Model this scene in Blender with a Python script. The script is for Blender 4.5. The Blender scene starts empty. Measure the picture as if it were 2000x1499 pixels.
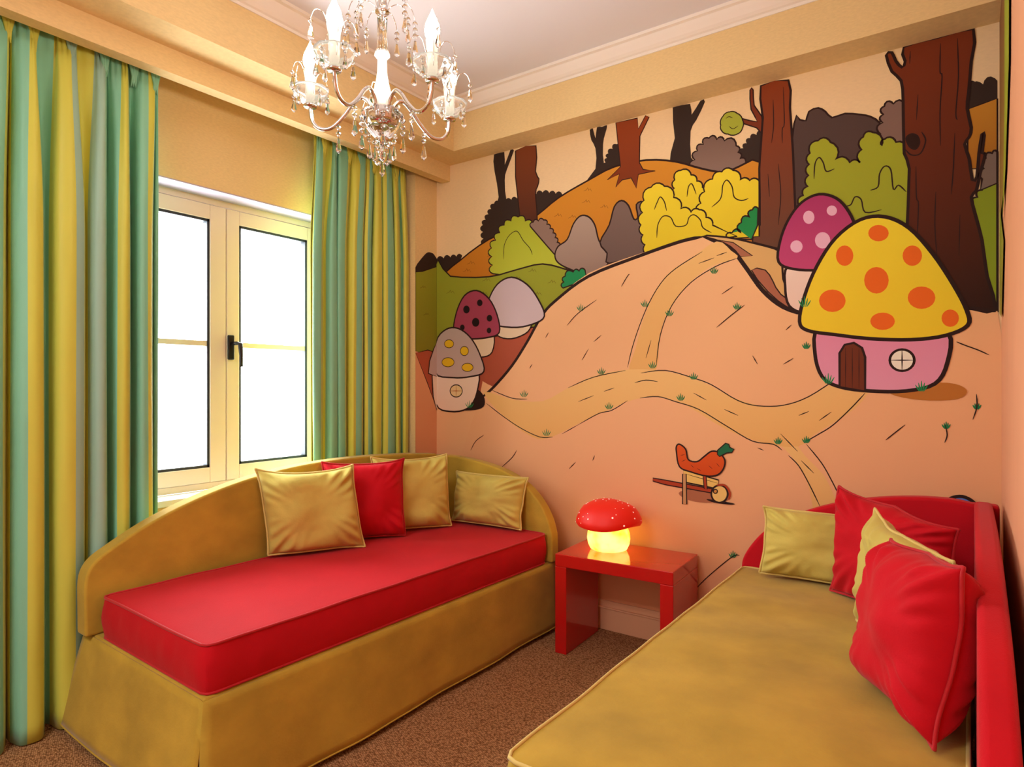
import bpy, bmesh, math, random
from mathutils import Vector, Matrix, noise, geometry
random.seed(7)
PI = math.pi
# ---------------------------------------------------------------- camera
F = 1253.0; CX = 1000.0; HY = 752.0
CAMX, CAMY, H = 2.576, -2.837, 1.2
TH = math.radians(35.54)
FW = (-math.sin(TH), math.cos(TH)); RT = (math.cos(TH), math.sin(TH))
sc = bpy.context.scene
cam = bpy.data.cameras.new('camera'); cam_o = bpy.data.objects.new('camera', cam)
sc.collection.objects.link(cam_o); sc.camera = cam_o
cam_o.location = (CAMX, CAMY, H); cam_o.rotation_euler = (PI/2, 0, TH)
cam.sensor_fit = 'HORIZONTAL'; cam.sensor_width = 36.0; cam.lens = F*36.0/2000.0
cam.shift_y = (HY-749.5)/2000.0; cam.clip_start = 0.02
# ---------------------------------------------------------------- world, exposure
w = bpy.data.worlds.new('daylight'); sc.world = w; w.use_nodes = True
bg = w.node_tree.nodes['Background']; bg.inputs[0].default_value = (0.88, 0.95, 1.0, 1); bg.inputs[1].default_value = 7.5
sc.view_settings.view_transform = 'Standard'; sc.view_settings.look = 'None'
sc.view_settings.exposure = 0.5; sc.view_settings.gamma = 1.0; sc.view_settings.use_curve_mapping = False
sc.cycles.use_denoising = True; sc.cycles.max_bounces = 8; sc.cycles.transparent_max_bounces = 12
sc.cycles.sample_clamp_indirect = 6.0; sc.cycles.caustics_refractive = False; sc.cycles.caustics_reflective = False
WX = 2.665      # right wall
CZ = 2.735      # ceiling
YB = -4.7       # wall behind the camera
def area(name, loc, rot, sx, sy, power, col):
    l = bpy.data.lights.new(name, 'AREA'); l.shape = 'RECTANGLE'; l.size = sx; l.size_y = sy; l.energy = power; l.color = col
    o = bpy.data.objects.new(name, l); sc.collection.objects.link(o); o.location = loc; o.rotation_euler = rot; return o
# daylight falling in through the window
area('window_daylight', (-0.52, -1.16, 1.42), (0, math.radians(-90), 0), 1.3, 1.1, 42, (0.93, 0.97, 1.0))
# added fill: unseen soft area light under the ceiling behind the camera
area('rear_fill_light', (1.35, -3.75, 2.66), (0, 0, 0), 1.0, 0.7, 34, (0.97, 0.98, 1.0))
# ---------------------------------------------------------------- helpers
def ray(px): a = (px-CX)/F; return (a*RT[0]+FW[0], a*RT[1]+FW[1])
def onY(px, py, y):
    d = ray(px); t = (y-CAMY)/d[1]; return Vector((CAMX+d[0]*t, y, H+(HY-py)/F*t))
def onX(px, py, x):
    d = ray(px); t = (x-CAMX)/d[0]; return Vector((x, CAMY+d[1]*t, H+(HY-py)/F*t))
def srgb(h):
    r = []
    for i in (0, 2, 4):
        v = int(h[i:i+2], 16)/255; r.append(v/12.92 if v <= .04045 else ((v+.055)/1.055)**2.4)
    return (r[0], r[1], r[2], 1.0)
MAT = {}
def nt(m): return m.node_tree.nodes, m.node_tree.links
def mat(name, col, rough=.6, metal=0, spec=.5, sheen=0, var=0, vscale=8, bump=0, bscale=200, bdist=.002, emit=None, es=0, coat=0, trans=0, ior=1.45, stretch=None):
    if name in MAT: return MAT[name]
    m = bpy.data.materials.new(name); m.use_nodes = True; N, L = nt(m); b = N['Principled BSDF']
    c = srgb(col); b.inputs['Base Color'].default_value = c
    b.inputs['Roughness'].default_value = rough; b.inputs['Metallic'].default_value = metal
    b.inputs['Specular IOR Level'].default_value = spec; b.inputs['Sheen Weight'].default_value = sheen
    b.inputs['Sheen Roughness'].default_value = .4
    b.inputs['Coat Weight'].default_value = coat; b.inputs['Coat Roughness'].default_value = .06
    b.inputs['Transmission Weight'].default_value = trans; b.inputs['IOR'].default_value = ior
    tc = N.new('ShaderNodeTexCoord'); src = tc.outputs['Object']
    if stretch:
        mp = N.new('ShaderNodeMapping'); mp.inputs['Scale'].default_value = stretch; L.new(src, mp.inputs[0]); src = mp.outputs[0]
    if var:
        n = N.new('ShaderNodeTexNoise'); n.inputs['Scale'].default_value = vscale; n.inputs['Detail'].default_value = 5; L.new(src, n.inputs['Vector'])
        r = N.new('ShaderNodeValToRGB'); L.new(n.outputs['Fac'], r.inputs[0])
        r.color_ramp.elements[0].position = .3; r.color_ramp.elements[1].position = .7
        r.color_ramp.elements[0].color = (c[0]*(1-var), c[1]*(1-var), c[2]*(1-var), 1)
        r.color_ramp.elements[1].color = (min(1, c[0]*(1+var)), min(1, c[1]*(1+var)), min(1, c[2]*(1+var)), 1)
        L.new(r.outputs[0], b.inputs['Base Color'])
    if bump:
        n2 = N.new('ShaderNodeTexNoise'); n2.inputs['Scale'].default_value = bscale; n2.inputs['Detail'].default_value = 3; L.new(src, n2.inputs['Vector'])
        bp = N.new('ShaderNodeBump'); bp.inputs['Strength'].default_value = bump; bp.inputs['Distance'].default_value = bdist
        L.new(n2.outputs['Fac'], bp.inputs['Height']); L.new(bp.outputs[0], b.inputs['Normal'])
    if emit:
        b.inputs['Emission Color'].default_value = srgb(emit); b.inputs['Emission Strength'].default_value = es
    MAT[name] = m; return m
def vcol_mat(name, rough=.7, sheen=0, bump=0, bscale=300, spec=.3):
    m = mat(name, 'ffffff', rough=rough, sheen=sheen, bump=bump, bscale=bscale, spec=spec); N, L = nt(m)
    a = N.new('ShaderNodeAttribute'); a.attribute_name = 'paint'; L.new(a.outputs['Color'], N['Principled BSDF'].inputs['Base Color']); return m
def link(o, parent=None):
    sc.collection.objects.link(o)
    if parent: o.parent = parent
    return o
def obj(name, bm, m, parent=None, smooth=False, sub=0, bev=0):
    me = bpy.data.meshes.new(name); bmesh.ops.recalc_face_normals(bm, faces=bm.faces[:]); bm.to_mesh(me); bm.free()
    ms = m if isinstance(m, (list, tuple)) else [m]
    for x in ms: me.materials.append(x)
    if smooth:
        for p in me.polygons: p.use_smooth = True
    o = bpy.data.objects.new(name, me); link(o, parent)
    if bev:
        d = o.modifiers.new('bev', 'BEVEL'); d.width = bev; d.segments = 3; d.limit_method = 'ANGLE'
        for p in me.polygons: p.use_smooth = True
        d.harden_normals = True
    if sub:
        d = o.modifiers.new('sub', 'SUBSURF'); d.levels = sub; d.render_levels = sub
    return o
def tag(o, label=None, cat=None, group=None, kind=None):
    if label: o['label'] = label
    if cat: o['category'] = cat
    if group: o['group'] = group
    if kind: o['kind'] = kind
    return o
def empty(name, loc, rz=0):
    o = bpy.data.objects.new(name, None); o.empty_display_size = .05; link(o); o.location = loc; o.rotation_euler = (0, 0, rz); return o
def box(bm, x0, x1, y0, y1, z0, z1, mi=0):
    v = [bm.verts.new(p) for p in ((x0,y0,z0),(x1,y0,z0),(x1,y1,z0),(x0,y1,z0),(x0,y0,z1),(x1,y0,z1),(x1,y1,z1),(x0,y1,z1))]
    for q in ((0,3,2,1),(4,5,6,7),(0,1,5,4),(1,2,6,5),(2,3,7,6),(3,0,4,7)):
        f = bm.faces.new([v[i] for i in q]); f.material_index = mi
def bx(*a):
    bm = bmesh.new(); box(bm, *a); return bm
def tube(bm, pts, r, n=8, closed=False, rads=None):
    pts = [Vector(p) for p in pts]; N = len(pts); rings = []; up = None
    for i, p in enumerate(pts):
        if closed: d = pts[(i+1) % N]-pts[i-1]
        else: d = pts[min(i+1, N-1)]-pts[max(i-1, 0)]
        d = d.normalized() if d.length > 1e-9 else Vector((0, 0, 1))
        if up is None:
            up = d.orthogonal().normalized()
        up = (up-d*up.dot(d)); up = up.normalized() if up.length > 1e-6 else d.orthogonal().normalized()
        s = d.cross(up); rr = rads[i] if rads else r
        rings.append([bm.verts.new(p+(up*math.cos(2*PI*k/n)+s*math.sin(2*PI*k/n))*rr) for k in range(n)])
    for i in range(N if closed else N-1):
        a, b = rings[i], rings[(i+1) % N]; off = 0
        if closed and i == N-1:
            off = min(range(n), key=lambda k: (a[0].co-b[k].co).length)
        for k in range(n):
            try: bm.faces.new((a[k], a[(k+1) % n], b[(k+1+off) % n], b[(k+off) % n]))
            except ValueError: pass
    if not closed:
        bm.faces.new(rings[0][::-1]); bm.faces.new(rings[-1])
def lathe(bm, prof, n=24, c=(0, 0, 0), flute=0, fn=12):
    rings = []; c = Vector(c)
    for r, z in prof:
        if r < 1e-6: rings.append([bm.verts.new(c+Vector((0, 0, z)))])
        else:
            rings.append([bm.verts.new(c+Vector((r*(1+flute*math.cos(fn*2*PI*k/n))*math.cos(2*PI*k/n), r*(1+flute*math.cos(fn*2*PI*k/n))*math.sin(2*PI*k/n), z))) for k in range(n)])
    for a, b in zip(rings, rings[1:]):
        for k in range(n):
            if len(a) == 1 and len(b) == 1: continue
            if len(a) == 1: bm.faces.new((a[0], b[k], b[(k+1) % n]))
            elif len(b) == 1: bm.faces.new((a[k], a[(k+1) % n], b[0]))
            else: bm.faces.new((a[k], a[(k+1) % n], b[(k+1) % n], b[k]))
def catmull(pts, n=6, closed=True):
    out = []; N = len(pts)
    for i in range(N if closed else N-1):
        if closed: p0, p1, p2, p3 = pts[i-1], pts[i], pts[(i+1) % N], pts[(i+2) % N]
        else: p0, p1, p2, p3 = pts[max(i-1, 0)], pts[i], pts[i+1], pts[min(i+2, N-1)]
        for k in range(n):
            t = k/n
            out.append(tuple(.5*((2*b)+(-a+c)*t+(2*a-5*b+4*c-d)*t*t+(-a+3*b-3*c+d)*t**3) for a, b, c, d in zip(p0, p1, p2, p3)))
    if not closed: out.append(tuple(pts[-1]))
    return out
# ---------------------------------------------------------------- materials of the room
m_paper = mat('linen_wallpaper', 'e8cc94', rough=.8, var=.05, vscale=60, bump=.25, bscale=350, spec=.2, stretch=(1, 1, 3))
m_mural_wall = mat('pale_wallpaper', 'f3d6a8', rough=.8, var=.03, vscale=50, bump=.2, bscale=350, spec=.2, stretch=(1, 1, 3))
m_ceil = mat('ceiling_paint', 'e8e4e8', rough=.9, spec=.1)
m_corn = mat('cornice_plaster', 'f4ece2', rough=.6)
m_reveal = mat('reveal_plaster', 'bcb2c2', rough=.7)
m_carpet = mat('loop_carpet', '8a5f42', rough=.95, spec=.05)
def carpet():
    N, L = nt(m_carpet); b = N['Principled BSDF']
    tc = N.new('ShaderNodeTexCoord'); mp = N.new('ShaderNodeMapping'); mp.inputs['Rotation'].default_value = (0, 0, .6); mp.inputs['Scale'].default_value = (1, 1.6, 1)
    L.new(tc.outputs['Object'], mp.inputs[0]); v = N.new('ShaderNodeTexVoronoi'); v.inputs['Scale'].default_value = 115; v.inputs['Randomness'].default_value = .55; L.new(mp.outputs[0], v.inputs['Vector'])
    r = N.new('ShaderNodeValToRGB'); r.color_ramp.elements[0].color = srgb('c8986a'); r.color_ramp.elements[1].color = srgb('6c462a'); r.color_ramp.elements[0].position = .15; r.color_ramp.elements[1].position = .75
    L.new(v.outputs['Distance'], r.inputs[0]); L.new(r.outputs[0], b.inputs['Base Color'])
    bp = N.new('ShaderNodeBump'); bp.inputs['Strength'].default_value = .7; bp.inputs['Distance'].default_value = -.004; L.new(v.outputs['Distance'], bp.inputs['Height']); L.new(bp.outputs[0], b.inputs['Normal'])
carpet()
m_olive = mat('olive_velvet', 'b89838', rough=.85, sheen=.18, var=.16, vscale=6, bump=.3, bscale=120, spec=.15, stretch=(1, 1, 1.4))
m_olive2 = mat('olive_cushion_velvet', 'cab85e', rough=.85, sheen=.15, var=.07, vscale=9, bump=.3, bscale=140, spec=.15)
m_olivepipe = mat('olive_piping', 'd6be6c', rough=.8, sheen=.2)
m_red = mat('red_cotton', 'c21220', rough=.8, sheen=.08, var=.05, vscale=6, bump=.3, bscale=300, spec=.15)
m_redpipe = mat('red_piping', 'b8101c', rough=.75, sheen=.2)
m_lacq = mat('red_lacquer', 'c01014', rough=.12, coat=.6, spec=.5)
m_frame = mat('window_paint', 'e6d3b6', rough=.45, spec=.4)
m_black = mat('black_handle', '17120f', rough=.3)
m_gasket = mat('dark_gasket', '2a3038', rough=.5)
m_marble = mat('sill_marble', 'f0f0f4', rough=.25, var=.04, vscale=6)
m_skirt = mat('skirting_paint', 'e6ae84', rough=.5)
# ---------------------------------------------------------------- room shell
def struct(name, bm, m, parent=None, **k):
    o = obj(name, bm, m, parent, **k)
    if not parent: o['kind'] = 'structure'
    return o
XW = -.15; WY0, WY1, WZ0, WZ1 = -1.70, -.60, .719, 2.065; XF = -.28
BZ = 2.479      # underside of the beams
struct('floor', bx(XW-.2, WX+.1, YB-.1, .1, -.1, 0), m_carpet)
struct('ceiling', bx(XW-.2, WX+.1, YB-.1, .1, CZ, CZ+.1), m_ceil)
struct('wall_back', bx(XW-.2, WX+.1, 0, .1, 0, CZ), m_mural_wall)
struct('wall_right', bx(WX, WX+.1, YB, 0, 0, CZ), mat('right_wall_paint', 'e2a27a', rough=.7, var=.04, vscale=3))
struct('wall_front', bx(XW-.2, WX+.1, YB-.1, YB, 0, CZ), mat('plain_white_paint', 'eeeef0', rough=.8))
bm = bmesh.new()
box(bm, XF-.06, XW, YB, WY0, 0, CZ); box(bm, XF-.06, XW, WY1, 0, 0, CZ)
box(bm, XF-.06, XW, WY0, WY1, 0, WZ0-.03); box(bm, XF-.06, XW, WY0, WY1, WZ1+.002, CZ)
struct('wall_left', bm, m_paper)
struct('trim_1', bx(XW, 0, -.18, 0, 0, BZ), m_paper)                      # pilaster in the corner
bm = bmesh.new(); box(bm, XW, .275, YB, 0, BZ, CZ); box(bm, .275, WX, -.166, 0, BZ, CZ)
struct('trim_2', bm, m_paper)                                             # boxed beams under the ceiling
struct('trim_3', bx(.045, .105, YB, 0, 2.386, BZ), m_paper)               # curtain valance board
bm = bmesh.new()                                                          # white cornice
prof = [(0, 0), (.006, 0), (.006, .012), (.018, .014), (.03, .022), (.05, .04), (.062, .052), (.078, .054), (.078, .067), (0, .067)]
def sweep(bm, p0, p1, nx, ny, m0, m1):
    a = []; b = []
    for o_, h_ in prof:
        a.append(bm.verts.new((p0[0]+nx*o_+m0[0]*o_, p0[1]+ny*o_+m0[1]*o_, CZ-.067+h_)))
        b.append(bm.verts.new((p1[0]+nx*o_+m1[0]*o_, p1[1]+ny*o_+m1[1]*o_, CZ-.067+h_)))
    for i in range(len(a)-1): bm.faces.new((a[i], a[i+1], b[i+1], b[i]))
sweep(bm, (.275, -.166), (WX, -.166), 0, -1, (1, 0), (0, 0))
sweep(bm, (.275, YB), (.275, -.166), 1, 0, (0, 0), (0, -1))
struct('trim_4', bm, m_corn)
bm = bmesh.new(); box(bm, 0, WX, -.016, 0, 0, .105); box(bm, 0, WX, -.022, 0, .105, .112); box(bm, 0, WX, -.012, 0, .112, .142)
struct('baseboard_back', bm, m_skirt, bev=.002)
bm = bmesh.new(); box(bm, WX-.016, WX, YB, -.022, 0, .112); box(bm, WX-.012, WX, YB, -.022, .112, .142)
struct('baseboard_right', bm, m_skirt, bev=.002)
# reveal lining
bm = bmesh.new(); e = .004
box(bm, XF, XW+.001, WY0, WY1, WZ1-e, WZ1+.0015); box(bm, XF, XW+.001, WY0-.0005, WY0+e, WZ0, WZ1); box(bm, XF, XW+.001, WY1-e, WY1+.0005, WZ0, WZ1)
struct('trim_5', bm, m_reveal)
# ---------------------------------------------------------------- window
win = empty('window_1', (XF, (WY0+WY1)/2, WZ0)); win['kind'] = 'structure'
Mi = Matrix.Translation((-XF, -(WY0+WY1)/2, -WZ0))
def wobj(name, bm, m, parent=win, **k):
    bmesh.ops.transform(bm, matrix=Mi, verts=bm.verts[:]); return obj(name, bm, m, parent, **k)
bm = bmesh.new(); fx0, fx1 = XF-.05, XF+.004; SEAM = -1.164
box(bm, fx0, fx1, WY0, WY0+.03, WZ0, WZ1); box(bm, fx0, fx1, WY1-.03, WY1, WZ0, WZ1)
box(bm, fx0, fx1, WY0+.03, WY1-.03, WZ1-.032, WZ1); box(bm, fx0, fx1, WY0+.03, WY1-.03, WZ0, WZ0+.03)
wobj('window_frame', bm, m_frame)
sz0, sz1 = WZ0+.032, WZ1-.036; gz0, gz1 = .820, 1.963
for (a, b, g0, g1) in ((WY0+.032, SEAM-.002, WY0+.11, -1.243), (SEAM+.002, WY1-.032, -1.098, WY1-.11)):
    bm = bmesh.new(); x0, x1 = XF-.045, XF+.012
    box(bm, x0, x1, a, g0, sz0, sz1); box(bm, x0, x1, g1, b, sz0, sz1)
    box(bm, x0, x1, g0, g1, sz0, gz0); box(bm, x0, x1, g0, g1, gz1, sz1)
    s = wobj('sash', bm, m_frame, bev=.004)
    wobj('glazing_bar', bx(XF-.028, XF+.004, g0, g1, 1.378, 1.402), m_frame, s)
    bm = bmesh.new(); q = .012
    box(bm, XF-.03, XF+.006, g0, g0+q, gz0, gz1); box(bm, XF-.03, XF+.006, g1-q, g1, gz0, gz1)
    box(bm, XF-.03, XF+.006, g0, g1, gz0, gz0+q); box(bm, XF-.03, XF+.006, g0, g1, gz1-q, gz1)
    wobj('gasket', bm, m_gasket, s)
    gm = MAT.get('window_glass')
    if not gm:
        gm = bpy.data.materials.new('window_glass'); gm.use_nodes = True; N, L = nt(gm); N.remove(N['Principled BSDF'])
        t = N.new('ShaderNodeBsdfTransparent'); g = N.new('ShaderNodeBsdfGlossy'); g.inputs['Roughness'].default_value = .02
        mx = N.new('ShaderNodeMixShader'); mx.inputs[0].default_value = .05; L.new(t.outputs[0], mx.inputs[1]); L.new(g.outputs[0], mx.inputs[2]); L.new(mx.outputs[0], N['Material Output'].inputs[0]); MAT['window_glass'] = gm
    wobj('glass_pane', bx(XF-.02, XF-.014, g0, g1, gz0, gz1), gm, s)
hd = bmesh.new(); box(hd, XF+.012, XF+.026, SEAM+.002, SEAM+.034, 1.318, 1.435)
h1 = wobj('handle_plate', hd, m_black, bev=.006)
hd = bmesh.new(); tube(hd, [(XF+.026, SEAM+.02, 1.395), (XF+.055, SEAM+.024, 1.395), (XF+.062, SEAM+.04, 1.392), (XF+.062, SEAM+.044, 1.34), (XF+.06, SEAM+.046, 1.285)], .009, 10, rads=[.008, .009, .011, .009, .008])
wobj('handle_lever', hd, m_black, h1, smooth=True)
wobj('window_sill', bx(XF+.004, XW+.012, WY0+.001, WY1-.001, WZ0-.028, WZ0), m_marble, bev=.003)
# ---------------------------------------------------------------- mural
PBS = {k: bmesh.new() for k in 'yxwr'}; PCS = {k: b_.loops.layers.float_color.new('paint') for k, b_ in PBS.items()}; LAY = [0]
def P2(px, py, pl):
    if pl == 'y': v = onY(px, py, 0); return v.x, v.z
    if pl == 'x': v = onX(px, py, 0); return v.y, v.z
    if pl == 'w': v = onX(px, py, XW); return v.y, v.z
    if pl == 'r': v = onX(px, py, WX); return v.y, v.z
def lift(a, z, pl):
    o_ = .0006+LAY[0]*.000012
    if pl == 'y': return (a, -o_, z)
    if pl == 'x': return (o_, a, z)
    if pl == 'w': return (XW+o_, a, z)
    return (WX-o_, a, z)
LIM = {'y': (0.0, WX), 'x': (-.18, 0.0), 'w': (-.36, -.18), 'r': (-2.6, 0.0)}
def clip2(q, lo, hi):
    for s, lim in ((1, lo), (-1, hi)):
        out = []
        for i in range(len(q)):
            a, b = q[i-1], q[i]; ia, ib = s*(a[0]-lim) >= 0, s*(b[0]-lim) >= 0
            if ia != ib:
                t = (lim-a[0])/(b[0]-a[0]); out.append((lim, a[1]+(b[1]-a[1])*t))
            if ib: out.append(b)
        q = out
        if not q: return q
    return q
def fill(q, c0, c1, pl):
    lo, hi = LIM[pl]
    if min(p[0] for p in q) < lo or max(p[0] for p in q) > hi: q = clip2(q, lo, hi)
    q = [(a, min(z, BZ)) for a, z in q]
    if len(q) < 3: return
    PB, PC = PBS[pl], PCS[pl]
    za = min(p[1] for p in q); zb = max(p[1] for p in q)
    vs = [PB.verts.new(lift(a, z, pl)) for a, z in q]
    for tri in geometry.tessellate_polygon([[Vector((a, z, 0)) for a, z in q]]):
        try: f = PB.faces.new([vs[i] for i in tri])
        except ValueError: continue
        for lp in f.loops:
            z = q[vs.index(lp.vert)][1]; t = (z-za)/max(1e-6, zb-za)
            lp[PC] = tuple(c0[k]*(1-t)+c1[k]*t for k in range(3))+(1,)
INK = '2a1410'
def stroke(q, wd, col, pl, closed=False):
    PB, PC = PBS[pl], PCS[pl]; c = srgb(col); n = len(q); wd /= 2; lo, hi = LIM[pl]; L_, R_ = [], []
    for i in range(n):
        if closed: a, b = q[i-1], q[(i+1) % n]
        else: a, b = q[max(i-1, 0)], q[min(i+1, n-1)]
        dx, dz = b[0]-a[0], b[1]-a[1]; l = math.hypot(dx, dz) or 1; k = 1
        if not closed: k = min(1, .35+min(i, n-1-i)/3)
        nx, nz = -dz/l*wd*k, dx/l*wd*k
        cl = lambda u, z: (min(max(u, lo), hi), min(z, BZ))
        L_.append(PB.verts.new(lift(*cl(q[i][0]+nx, q[i][1]+nz), pl))); R_.append(PB.verts.new(lift(*cl(q[i][0]-nx, q[i][1]-nz), pl)))
    for i in range(n if closed else n-1):
        j = (i+1) % n
        try: f = PB.faces.new((L_[i], L_[j], R_[j], R_[i]))
        except ValueError: continue
        for lp in f.loops: lp[PC] = c
    LAY[0] += 1
def poly(pts, col, col2=None, ink=.009, smooth=4, pl='y', inkc=INK):
    p = catmull(pts, smooth) if smooth else pts
    q = [P2(a, b, pl) for a, b in p]
    fill(q, srgb(col2 or col), srgb(col), pl); LAY[0] += 1
    if ink: stroke(q, ink, inkc, pl, True)
def ln(pts, wd=.004, col=INK, pl='y', smooth=4):
    p = catmull(pts, smooth, False) if smooth and len(pts) > 2 else pts
    if len(p) == 2: (a, b), (c_, d) = p; p = [(a+(c_-a)*t/4, b+(d-b)*t/4) for t in range(5)]
    stroke([P2(a, b, pl) for a, b in p], wd, col, pl)
def scal(pts, size=16, amp=.45, closed=True):
    """leafy edge: arcs along a line"""
    out = []; N = len(pts); A = sum(pts[i-1][0]*pts[i][1]-pts[i][0]*pts[i-1][1] for i in range(N)); s = 1 if A > 0 else -1
    for i in range(N if closed else N-1):
        a, b = pts[i], pts[(i+1) % N]; l = math.hypot(b[0]-a[0], b[1]-a[1]); n = max(1, round(l/size)); dx, dy = (b[0]-a[0])/l, (b[1]-a[1])/l
        for k in range(n):
            for t in (0, .12, .35, .6, .85):
                u = (k+t)/n*l; h_ = amp*l/n*math.sin(PI*t)**.7*1.0 if t else 0
                out.append((a[0]+dx*u+dy*h_*s, a[1]+dy*u-dx*h_*s))
    return out
def leaf(top, base, col, size=16, col2=None, ink=.007, pl='y', amp=.42):
    """scalloped top line, plain base"""
    s = scal(top, size, amp, False) if False else None
    out = []
    for i in range(len(top)-1):
        a, b = top[i], top[i+1]; l = math.hypot(b[0]-a[0], b[1]-a[1]); n = max(1, round(l/size)); dx, dy = (b[0]-a[0])/l, (b[1]-a[1])/l
        for k in range(n):
            for t in (0, .15, .4, .65, .88):
                u = (k+t)/n*l; h_ = amp*l/n*math.sin(PI*t)**.7 if t else 0
                out.append((a[0]+dx*u+dy*h_, a[1]+dy*u-dx*h_))
    out.append(top[-1]); poly(out+base, col, col2, ink, 0, pl)
def tuft(x, y, s=9, col='1f7a48', pl='y'):
    for k in (-1, -.5, 0, .5, 1):
        ln([(x+k*s*.25, y), (x+k*s*.75, y-s*(1.3-.5*abs(k)))], .0055, col, pl)
def hatch(x, y, s=9, pl='y'):
    ln([(x-s, y+s*.2), (x-s*.3, y-s*.1), (x, y-s*.6), (x+s*.2, y), (x+s*.6, y-s*.4), (x+s, y+s*.3)], .003, '5a3a10', pl, 0)
# --- distance
DK = '35261f'
poly([(811,535),(830,497),(845,495),(858,508),(890,502),(903,500),(890,540)], DK, ink=0, pl='x')
leaf([(853,507),(880,503),(903,500)], [(885,540),(853,540)], DK, 12, ink=0)
poly([(965,302),(985,297),(986,322),(997,293),(1004,294),(990,332),(986,352),(990,395),(1008,425),(965,430),(974,385),(966,335)], DK, ink=0, smooth=2)
poly([(1152,254),(1158,251),(1163,270),(1166,249),(1176,248),(1186,245),(1182,262),(1178,282),(1180,322),(1196,336),(1140,362),(1163,330),(1163,290),(1155,274)], DK, ink=0, smooth=2)
leaf([(1178,335),(1188,300),(1205,282),(1220,290)], [(1220,345)], DK, 10, ink=0)
poly([(1314,210),(1348,203),(1351,224),(1368,197),(1377,199),(1360,235),(1349,256),(1350,308),(1362,325),(1308,322),(1318,270)], DK, ink=0, smooth=2)
leaf([(945,480),(943,440),(965,398),(1010,388),(1060,376),(1098,380),(1112,398)], [(1060,425),(1000,480)], DK, 13, ink=0)
leaf([(1430,335),(1445,300),(1465,270),(1490,258)], [(1490,335)], DK, 13, ink=0)
leaf([(1885,205),(1888,172),(1905,160)], [(1900,210)], DK, 16, ink=0)
leaf([(1895,175),(1920,165),(1948,158)], [(1948,205),(1890,222)], DK, 22, ink=0)
leaf([(1352,330),(1362,295),(1385,270),(1415,275),(1438,285),(1445,310),(1468,326)], [(1400,340)], '7d6257', 17, '8d7468')
poly([(1548,445),(1551,242),(1562,234),(1574,236),(1580,218),(1598,211),(1612,218),(1625,230),(1650,222),(1680,224),(1700,228),(1718,240),(1722,262),(1722,345)], '55413c', '4b3834', .007, 2)
leaf([(1716,285),(1724,240),(1727,208),(1745,203),(1768,208)], [(1768,292)], '84685e', 20)
poly([(1890,214),(1915,204),(1948,193),(1948,330),(1930,330),(1890,330)], 'c98a2c', 'a86a1e', .005, 0)
poly([(876,540),(900,508),(955,468),(1010,445),(1050,420),(1092,386),(1150,352),(1200,326),(1262,313),(1320,316),(1372,330),(1420,336),(1488,318),(1488,470),(1260,500),(1130,535),(1000,550)], 'd8942c', 'c0761e', .009, 3)
for a in ((920,515),(912,530),(960,420+80),(1090,402+20),(1118,425),(1145,395),(1180,405),(1148,372)): hatch(a[0], a[1], 8)
# --- trunks
TR, TR2 = '8a3c18', '5c2410'
poly([(1007,295),(1047,285),(1046,335),(1053,350),(1050,365),(1046,380),(1050,440),(1035,448),(1020,445),(1013,400)], '82401f', '4a2416', .007, 2)
poly([(1203,240),(1245,231),(1247,252),(1261,226),(1268,229),(1250,266),(1249,318),(1256,331),(1280,334),(1247,341),(1243,368),(1233,348),(1215,352),(1203,366),(1210,340),(1186,352),(1212,326)], '97421a', '7c3412', .005, 1)
poly([(1465,176),(1471,176),(1473,206),(1488,228),(1489,262),(1478,250),(1447,240),(1450,232),(1479,238),(1467,214)], '7c3418', ink=.005, smooth=2)
poly([(1486,168),(1540,157),(1543,210),(1549,300),(1553,400),(1558,448),(1580,492),(1470,474),(1484,440),(1483,330),(1490,230)], '8c3c16', '63402e', .009, 2)
for l_ in ([(1510,195),(1511,245),(1507,280)], [(1530,170),(1532,240),(1528,252),(1528,280)], [(1520,320),(1525,380),(1520,440)], [(1500,340),(1503,385)]): ln(l_, .004)
# --- shrubs behind the hill
leaf([(963,535),(960,485),(985,440),(1012,424),(1040,440),(1070,470),(1100,505),(1103,527)], [(1000,540)], 'a8b22a', 15, 'b9c23c')
ln([(984,507),(985,480),(995,460),(1010,452),(1022,470),(1035,485),(1040,498)], .004)
leaf([(1038,445),(1042,434),(1062,430),(1080,455),(1096,492)], [(1090,505),(1068,480)], '8f7468', 11)
poly([(1084,500),(1090,482),(1108,468),(1120,438),(1134,422),(1150,424),(1162,440),(1170,470),(1186,494),(1186,518),(1150,538),(1118,528),(1092,515)], 'b09a8c', '937a6e', .008)
poly([(1172,474),(1190,440),(1200,404),(1214,392),(1228,402),(1238,428),(1246,424),(1243,400),(1256,396),(1256,430),(1268,452),(1262,462),(1268,490),(1190,515),(1186,495)], '7d675f', '6a554f', .008, 3)
YL, YL2 = 'f0dc34', 'dcc424'
leaf([(1322,420),(1316,385),(1318,352),(1330,333),(1350,342),(1372,366),(1380,395)], [(1370,430),(1340,440)], YL, 17, YL2, amp=.3)
leaf([(1385,470),(1362,420),(1376,375),(1392,350),(1410,336),(1432,333),(1446,352),(1483,354)], [(1483,462),(1440,466)], YL, 20, YL2, amp=.28)
leaf([(1264,498),(1252,440),(1258,392),(1272,366),(1298,364),(1316,386),(1330,408),(1350,415),(1366,410),(1392,440)], [(1440,462),(1345,476)], YL, 20, YL2, amp=.28)

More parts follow.
